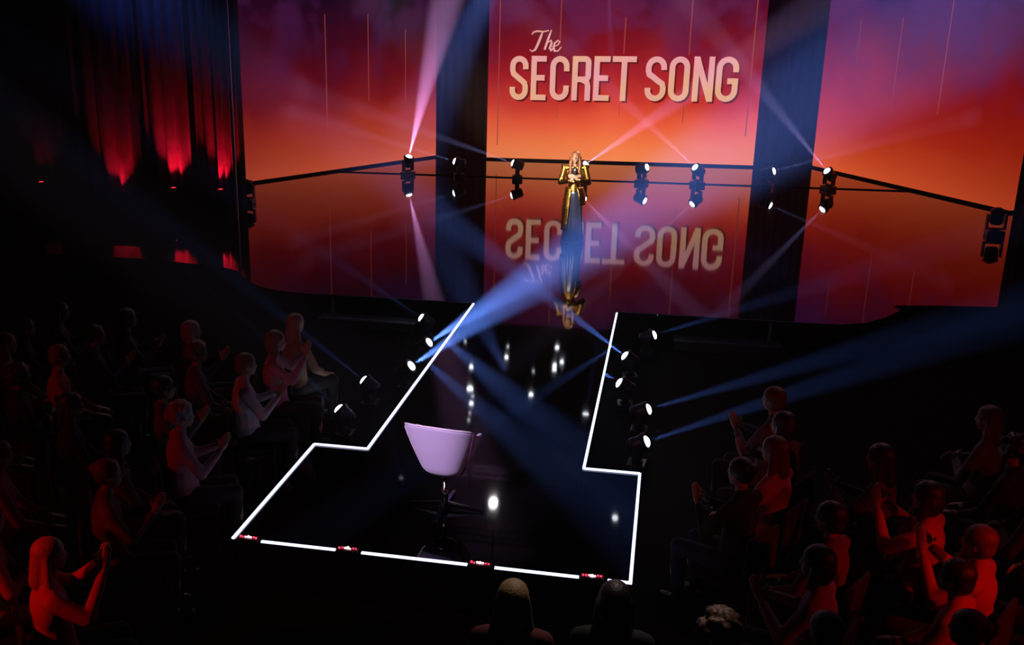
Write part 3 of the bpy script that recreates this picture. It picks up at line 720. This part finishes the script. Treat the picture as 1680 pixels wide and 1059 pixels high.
def hair_mesh(kind):
    h = Vector((0, .02, ZH)); R = random.Random(len(kind)*3); P = []
    top = [('e', h+Vector((0, -.018, .042)), (.096, .108, .094))]
    if kind == 'short':
        P = top+[('e', h+Vector((0, -.045, -.01)), (.088, .075, .09))]
    elif kind == 'bob':
        P = top+[('e', h+Vector((0, -.045, -.02)), (.104, .085, .115)), ('c', h+Vector((-.078, -.02, 0)), .034, h+Vector((-.088, -.01, -.12)), .038), ('c', h+Vector((.078, -.02, 0)), .034, h+Vector((.088, -.01, -.12)), .038),
                 ('c', h+Vector((-.04, -.07, -.08)), .04, h+Vector((.04, -.07, -.08)), .04)]
    elif kind == 'long':
        P = top+[('c', h+Vector((0, -.05, 0)), .080, h+Vector((0, -.085, -.16)), .070)]
        for k in range(9):
            x = -.085+.0212*k
            P.append(('c', h+Vector((x*.9, -.055+.25*abs(x), .02)), .028, h+Vector((x*1.5, -.095+.5*abs(x)+.01*R.random(), -.24-.05*R.random())), .026))
    elif kind == 'bun':
        P = top+[('e', h+Vector((0, -.045, .01)), (.078, .065, .08)), ('e', h+Vector((0, -.105, .07)), (.042, .040, .040))]
    else:
        P = list(top)
        for k in range(60):
            a = R.uniform(0, 2*PI); e_ = R.uniform(-.5, 1.3); v = Vector((math.cos(a)*math.cos(e_), math.sin(a)*math.cos(e_), math.sin(e_)))
            if v.y > .45 and v.z < .55: continue
            P.append(('e', h+Vector((v.x*.112, -.02+v.y*.115, .02+v.z*.112)), (.027, .027, .027)))
    return blend_mesh('hair_'+kind, P, .011, 3 if kind != 'curly' else 1)
LIB = {}
for k in POSES: LIB[k] = seated(k)
TRO = trousers_mesh(); SHO = shoe_mesh(); HAIR = {k: hair_mesh(k) for k in ('short', 'bob', 'long', 'bun', 'curly')}
EYE = shared('eyeball', lambda bm: ell(bm, (0, 0, 0), (.0105, .0105, .0105), seg=10), True)
def omat(o, m):
    if len(o.data.materials) == 0: o.data.materials.append(m)
    o.material_slots[0].link = 'OBJECT'; o.material_slots[0].material = m
SKIN = [mat('skin_fair', (.50, .30, .22), .55, noise=.08), mat('skin_warm', (.36, .20, .13), .55, noise=.08), mat('skin_brown', (.18, .09, .055), .55, noise=.08)]
HC = {'blond': mat('hair_blond', (.42, .27, .13), .5, noise=.35, nscale=60, bump=.6), 'dark': mat('hair_dark', (.03, .022, .02), .4, noise=.3, nscale=60, bump=.6),
      'brown': mat('hair_brown', (.16, .075, .04), .45, noise=.35, nscale=60, bump=.6), 'grey': mat('hair_grey', (.38, .35, .33), .5, noise=.3, nscale=60, bump=.6), 'auburn': mat('hair_auburn', (.22, .06, .03), .45, noise=.3, nscale=60, bump=.6)}
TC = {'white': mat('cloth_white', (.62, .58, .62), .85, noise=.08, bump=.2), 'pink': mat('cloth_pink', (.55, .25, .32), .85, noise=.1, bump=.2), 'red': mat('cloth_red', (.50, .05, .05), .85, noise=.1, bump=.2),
      'black': mat('cloth_black', (.018, .016, .02), .85, noise=.2), 'navy': mat('cloth_navy', (.02, .025, .07), .85, noise=.2), 'grey': mat('cloth_grey', (.16, .15, .17), .85, noise=.15),
      'tan': mat('cloth_tan', (.34, .22, .14), .85, noise=.12, bump=.2), 'maroon': mat('cloth_maroon', (.14, .02, .03), .85, noise=.15)}
M_eye = mat('eye_white', (.75, .72, .70), .2); M_shoe = mat('shoe_leather', (.02, .018, .018), .35)
M_seat = mat('seat_fabric_black', (.02, .012, .014), .9, noise=.2)
def spectator(x, y, rz, pose, hair, hc, top, skin, label, group=None, z=0):
    e = empty('seated_person', (x, y, ZF+z), rz); tag(e, label, 'person', group)
    b, t, eyes = LIB[pose]
    o = link('body', b, None, e); omat(o, SKIN[skin])
    o = link('top_garment', t, None, e); omat(o, TC[top])
    o = link('trousers', TRO, None, e); omat(o, TC['black' if top != 'black' else 'navy'])
    o = link('hair', HAIR[hair], None, e); omat(o, HC[hc])
    o = link('shoes', SHO, None, e); omat(o, M_shoe)
    for q in eyes:
        k = link('eye', EYE, None, e); omat(k, M_eye); k.location = q
    return e
def c_seat(bm): box(bm, -.22, .22, -.17, .26, .375, .415, .015)
def c_back(bm):
    box(bm, -.22, .22, -.245, -.205, .50, .86, .018)
    for s_ in (-1, 1): box(bm, s_*.19-.012, s_*.19+.012, -.24, -.215, .36, .52)
def audience_chair(x, y, rz, label, group):
    e = empty('audience_chair', (x, y, ZF), rz); tag(e, label, 'chair', group)
    link('seat', shared('ac_seat', c_seat), M_seat, e); link('backrest', shared('ac_back', c_back), M_seat, e)
    for sx in (-1, 1):
        for sy in (-.15, .23):
            l_ = link('leg', shared('ac_leg', lambda bm: tube(bm, (0, 0, 0), (0, 0, .376), .011, seg=8)), M_steel_d, e); l_.location = (sx*.19, sy, 0)
    return e
M_steel_d = mat('dark_steel', (.08, .08, .09), .45, .8)
D = math.radians
LG = 'seated spectators left of the runway'; RG = 'seated spectators right of the runway'
people = [
 # x, y, facing, pose, hair, hair colour, top, skin, label, side
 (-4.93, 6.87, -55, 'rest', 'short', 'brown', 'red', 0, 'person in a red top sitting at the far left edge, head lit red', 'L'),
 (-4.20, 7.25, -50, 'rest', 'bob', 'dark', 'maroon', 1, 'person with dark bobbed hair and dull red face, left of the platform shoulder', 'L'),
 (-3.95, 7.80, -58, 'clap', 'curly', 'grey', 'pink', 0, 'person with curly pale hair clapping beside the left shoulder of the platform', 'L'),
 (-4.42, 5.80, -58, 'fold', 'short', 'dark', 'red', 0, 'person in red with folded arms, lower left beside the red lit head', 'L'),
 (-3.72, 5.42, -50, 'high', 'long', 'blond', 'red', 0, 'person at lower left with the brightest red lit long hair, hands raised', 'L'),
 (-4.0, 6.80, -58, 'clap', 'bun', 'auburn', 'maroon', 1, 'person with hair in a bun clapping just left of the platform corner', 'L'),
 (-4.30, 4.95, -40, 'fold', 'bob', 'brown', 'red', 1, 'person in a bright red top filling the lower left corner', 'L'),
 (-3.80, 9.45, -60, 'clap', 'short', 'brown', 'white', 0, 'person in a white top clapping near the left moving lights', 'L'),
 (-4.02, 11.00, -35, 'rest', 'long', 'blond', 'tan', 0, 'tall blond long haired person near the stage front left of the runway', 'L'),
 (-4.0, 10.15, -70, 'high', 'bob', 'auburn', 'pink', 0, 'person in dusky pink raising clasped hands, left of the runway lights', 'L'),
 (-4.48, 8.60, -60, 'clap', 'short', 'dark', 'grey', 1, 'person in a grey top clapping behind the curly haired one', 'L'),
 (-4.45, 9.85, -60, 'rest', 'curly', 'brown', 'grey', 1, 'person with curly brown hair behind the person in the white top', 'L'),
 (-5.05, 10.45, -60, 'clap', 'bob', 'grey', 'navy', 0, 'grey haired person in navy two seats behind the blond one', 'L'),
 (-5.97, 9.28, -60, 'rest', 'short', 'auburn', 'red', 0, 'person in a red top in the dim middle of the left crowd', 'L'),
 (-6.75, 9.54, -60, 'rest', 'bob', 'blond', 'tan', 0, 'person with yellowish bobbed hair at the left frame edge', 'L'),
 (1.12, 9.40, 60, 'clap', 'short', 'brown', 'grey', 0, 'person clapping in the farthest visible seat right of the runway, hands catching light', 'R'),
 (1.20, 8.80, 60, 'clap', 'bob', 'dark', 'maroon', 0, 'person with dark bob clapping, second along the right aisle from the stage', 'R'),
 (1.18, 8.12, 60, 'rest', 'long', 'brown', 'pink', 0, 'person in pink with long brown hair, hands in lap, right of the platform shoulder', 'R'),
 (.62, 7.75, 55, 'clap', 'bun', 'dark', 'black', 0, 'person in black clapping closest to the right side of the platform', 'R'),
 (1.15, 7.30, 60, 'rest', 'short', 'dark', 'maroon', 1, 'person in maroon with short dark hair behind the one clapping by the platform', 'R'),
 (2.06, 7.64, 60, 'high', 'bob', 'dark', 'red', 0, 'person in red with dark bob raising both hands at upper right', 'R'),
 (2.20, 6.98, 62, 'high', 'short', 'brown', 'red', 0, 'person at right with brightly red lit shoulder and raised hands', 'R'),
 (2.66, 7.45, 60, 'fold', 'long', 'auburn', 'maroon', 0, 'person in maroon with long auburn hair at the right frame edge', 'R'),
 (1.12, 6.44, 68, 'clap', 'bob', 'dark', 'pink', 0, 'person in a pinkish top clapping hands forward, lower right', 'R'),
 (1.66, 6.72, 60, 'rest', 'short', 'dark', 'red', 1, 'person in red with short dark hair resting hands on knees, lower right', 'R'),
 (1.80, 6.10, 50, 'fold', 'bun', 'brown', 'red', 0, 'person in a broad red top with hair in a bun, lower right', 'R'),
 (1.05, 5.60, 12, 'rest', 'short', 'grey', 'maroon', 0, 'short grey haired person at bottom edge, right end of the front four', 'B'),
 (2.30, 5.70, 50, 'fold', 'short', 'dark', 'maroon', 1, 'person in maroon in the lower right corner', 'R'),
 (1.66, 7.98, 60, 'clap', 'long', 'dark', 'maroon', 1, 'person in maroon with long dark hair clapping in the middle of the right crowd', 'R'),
 (-.70, 5.56, 4, 'rest', 'long', 'blond', 'maroon', 0, 'person with long light brown hair seen from behind below the platform front', 'B'),
 (-.10, 5.66, 2, 'rest', 'bob', 'dark', 'black', 1, 'person with dark hair in black seen from behind below the platform corner', 'B'),
 (.43, 5.50, 8, 'rest', 'curly', 'brown', 'black', 0, 'person with brown curly hair seen from behind at the bottom edge', 'B'),
]
rr = random.Random(5)
people = [list(p) for p in people]
def gap(a, b):
    """neighbours measured in seat lengths: deep along the way they face, narrow across it"""
    t = math.radians((a[2]+b[2])/2); f = Vector((-math.sin(t), math.cos(t))); d = Vector((a[0]-b[0], a[1]-b[1]))
    u = d.dot(f); v = d.dot(Vector((f.y, -f.x))); return math.hypot(u/.92, v/.60), d
PIN = {4, 7, 8, 23, 21, 26, 29, 30, 31}
for it in range(80):                                    # seats keep their room
    for i in range(len(people)):
        for j in range(i):
            a, b = people[i], people[j]; g_, d = gap(a, b)
            if g_ < 1:
                k = (1/max(g_, .2)-1)/2*.35
                ka, kb = (0, 2*k) if i in PIN and j not in PIN else ((2*k, 0) if j in PIN and i not in PIN else (k, k))
                a[0] += d.x*ka; a[1] += d.y*ka; b[0] -= d.x*kb; b[1] -= d.y*kb
    for p in people:
        if p[9] == 'L' and p[1] > 6.2: p[0] = min(p[0], -4.0)
        if p[9] == 'R': p[0] = max(p[0], .72)
for p in people: p.append(None)
def clear(x, y, a): return all(gap((x, y, a), p)[0] > .97 for p in people)
rown = ['first', 'second', 'third', 'fourth', 'fifth', 'sixth', 'seventh', 'eighth', 'ninth']
nth = ['first', 'second', 'third', 'fourth', 'fifth', 'sixth', 'seventh', 'eighth', 'ninth', 'tenth', 'eleventh', 'twelfth', 'thirteenth', 'fourteenth']
HN = {'short': 'short', 'bob': 'bobbed', 'long': 'long', 'bun': 'tied', 'curly': 'curly'}
hk = list(HN); ck = ['dark', 'brown', 'dark', 'auburn', 'dark']; tk = ['black', 'navy', 'maroon', 'grey', 'black', 'black']
spots = []
for r in range(6):
    for k in range(9):
        x = -4.15-.92*r; y = 5.0+.72*k+.10*(r % 2); lim = -3.44-(y-4.49)*.668-.35
        if x > lim and y < 10.9: spots.append((x, y, 'L', r, k))
for r in range(4):
    for k in range(6):
        x = 1.05+.92*r; y = 5.9+.72*k+.10*(r % 2); lim = 2.13+(y-5.78)*.277+.35
        if x < lim and y < 9.6: spots.append((x, y, 'R', r, k))
for (x, y, sd, r, k) in spots:
    if not clear(x, y, -58 if sd == 'L' else 58): continue
    po = rr.choice(['rest', 'clap', 'rest', 'fold']); h = rr.choice(hk); c = rr.choice(ck); t = rr.choice(tk)
    where = '%s row %s of runway, %s seat from front' % (rown[r], 'left' if sd == 'L' else 'right', nth[k])
    lab = 'person with %s %s hair in %s, %s' % (c, HN[h], t, where)
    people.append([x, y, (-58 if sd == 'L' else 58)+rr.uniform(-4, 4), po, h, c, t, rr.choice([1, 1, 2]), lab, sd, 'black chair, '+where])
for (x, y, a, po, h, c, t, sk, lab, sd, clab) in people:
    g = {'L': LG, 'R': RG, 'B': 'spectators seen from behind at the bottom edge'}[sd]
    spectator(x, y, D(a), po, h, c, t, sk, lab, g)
    if clab is None: clab = ' '.join(('black chair under the '+lab.replace(',', '')).split()[:16])
    audience_chair(x, y, D(a), clab, 'black audience chairs')

# ---------------------------------------------------------------- the singer
def singer():
    e = empty('singer', (-1.74, 20.64, 0), .06)
    tag(e, 'person singing on the stage in a gold coat and long dark blue gown', 'person')
    P = []; hc = Vector((0, -.02, 1.635))
    P += [('c', (0, 0, .95), .125, (0, 0, 1.10), .098), ('e', (0, 0, 1.28), (.145, .095, .16)), ('e', (-.07, -.075, 1.29), (.062, .05, .06)), ('e', (.07, -.075, 1.29), (.062, .05, .06)),
          ('c', (-.14, 0, 1.42), .05, (.14, 0, 1.42), .05), ('c', (0, 0, 1.42), .045, (0, -.01, 1.56), .042)]
    eyes = head(P, hc, -1)
    arms = {-1: ((-.175, 0, 1.42), (-.27, -.03, 1.17), (-.065, -.22, 1.22)), 1: ((.175, 0, 1.42), (.27, -.03, 1.17), (.060, -.23, 1.24))}
    for sx, (sh, el, wr) in arms.items():
        P += [('c', sh, .045, el, .036), ('c', el, .035, wr, .022), ('c', (sx*.085, 0, .95), .10, (sx*.09, -.01, .50), .058), ('c', (sx*.09, -.01, .50), .055, (sx*.09, .02, .12), .034),
              ('c', (sx*.09, .02, .07), .032, (sx*.10, -.12, .035), .026)]
        hand(P, wr, (-sx*.55, -.35, .55), (sx*.5, -.75, -.2), sx, .92, .9)
    body = link('body', blend_mesh('singer_body', P, .008, 3), SKIN[0], e)
    for q in eyes: k = link('eye', EYE, None, e); omat(k, M_eye); k.location = q
    T = [('c', (0, .005, 1.02), .135, (0, 0, 1.12), .118), ('e', (0, .008, 1.28), (.165, .112, .17)), ('c', (-.155, 0, 1.435), .058, (.155, 0, 1.435), .058)]
    for sx, (sh, el, wr) in arms.items():
        T += [('c', (sx*.19, 0, 1.445), .060, el, .055), ('c', el, .054, Vector(el).lerp(Vector(wr), .85), .044), ('c', (sx*.15, 0, 1.45), .05, (sx*.235, 0, 1.475), .035)]
    mg = mat('gold_sequins', (.96, .40, .09), .24, 1, noise=.6, nscale=45, bump=1.0)
    coat = link('gold_coat', blend_mesh('gold_coat', T, .011, 2), mg, e)
    M_gown = mat('midnight_gown', (.012, .018, .06), .35, noise=.3, nscale=12, sheen=.3)
    # black front opening of the coat
    bm = bmesh.new(); ell(bm, (0, -.062, 1.33), (.060, .055, .14)); mesh('dark_bodice', bm, mat('black_bodice', (.012, .01, .012), .5), e, True)
    # gown with folds to the floor
    bm = bmesh.new(); N = 64; rings = []
    for z, rx, ry, f in ((1.06, .132, .115, .0), (.95, .165, .135, .003), (.80, .172, .142, .006), (.60, .162, .14, .010), (.40, .168, .148, .014), (.20, .185, .165, .018), (.05, .205, .185, .022), (.012, .210, .19, .023)):
        rings.append([bm.verts.new(((rx+f*math.sin(9*t+z*2))*math.cos(t), (ry+f*math.sin(9*t+z*2))*math.sin(t), z)) for t in (2*PI*i/N for i in range(N))])
    for A, B in zip(rings, rings[1:]):
        for i in range(N):
            j = (i+1) % N; bm.faces.new((A[i], B[i], B[j], A[j]))
    bm.faces.new(rings[0]); bm.faces.new(rings[-1][::-1]); bmesh.ops.recalc_face_normals(bm, faces=bm.faces[:])
    mesh('long_gown', bm, M_gown, e, True)
    # coat tails: long one at her right side, short one at her left
    def tail(t0, t1, z1, name, wid=0):
        bm = bmesh.new(); n = 16; K = 14; g = [[], []]
        for s_, off in enumerate((.014, .026)):
            for k in range(K+1):
                z = 1.08+(z1-1.08)*k/K; u = k/K
                rx = .142+.055*min(1, u*2.2)+off; ry = .122+.05*min(1, u*2.2)+off
                a0 = t0+(t1-t0)*.45*u*wid
                row = []
                for i in range(n+1):
                    t = a0+(t1-a0)*i/n; f = .006*math.sin(i*1.9)*(u)
                    row.append(bm.verts.new(((rx+f)*math.cos(t), (ry+f)*math.sin(t), z)))
                g[s_].append(row)
        for s_ in (0, 1):
            for k in range(K):
                for i in range(n):
                    q = (g[s_][k][i], g[s_][k][i+1], g[s_][k+1][i+1], g[s_][k+1][i]); bm.faces.new(q if s_ else q[::-1])
        for k in range(K):
            for i in (0, n): bm.faces.new((g[0][k][i], g[1][k][i], g[1][k+1][i], g[0][k+1][i]))
        for i in range(n): bm.faces.new((g[0][K][i], g[0][K][i+1], g[1][K][i+1], g[1][K][i])); bm.faces.new((g[0][0][i], g[1][0][i], g[1][0][i+1], g[0][0][i+1]))
        bmesh.ops.recalc_face_normals(bm, faces=bm.faces[:])
        mesh(name, bm, mg, e, True)
    tail(PI*1.40, PI*.95, .24, 'coat_tail', .3)
    tail(PI*1.62, PI*2.05, .74, 'coat_tail', .3)
    # hair
    Hh = [('e', hc+Vector((0, .022, .036)), (.090, .100, .092)), ('c', hc+Vector((0, .045, 0)), .085, hc+Vector((0, .07, -.22)), .075)]
    for sx in (-1, 1):
        Hh += [('c', hc+Vector((sx*.072, -.01, .03)), .026, hc+Vector((sx*.088, -.03, -.12)), .026), ('c', hc+Vector((sx*.088, -.03, -.12)), .028, hc+Vector((sx*.080, -.075, -.30)), .022),
               ('c', hc+Vector((sx*.085, .02, .0)), .03, hc+Vector((sx*.105, .01, -.26)), .03)]
    link('hair', blend_mesh('singer_hair', Hh, .010, 2), mat('hair_honey', (.30, .11, .05), .4, noise=.4, nscale=50, bump=.6), e)
    for sx in (-1, 1):
        bm = bmesh.new(); cap(bm, (sx*.10, -.13, .035), .034, (sx*.10, -.21, .022), .018); mesh('shoe', bm, M_shoe, e, True)
    # microphone held in front of the chest
    m_ = empty('microphone', (-1.74+.012, 20.64-.275, 1.22), 0); tag(m_, 'handheld microphone in the hands of the singer on stage', 'microphone')
    bm = bmesh.new(); tube(bm, (0, 0, 0), (0, .04, .17), .012, .016, 14); mesh('handle', bm, M_black, m_, True)
    bm = bmesh.new(); ell(bm, (0, .046, .195), (.027, .027, .030)); mesh('grille', bm, mat('grille_mesh', (.5, .5, .52), .35, 1, noise=.3, nscale=150), m_, True)
singer()
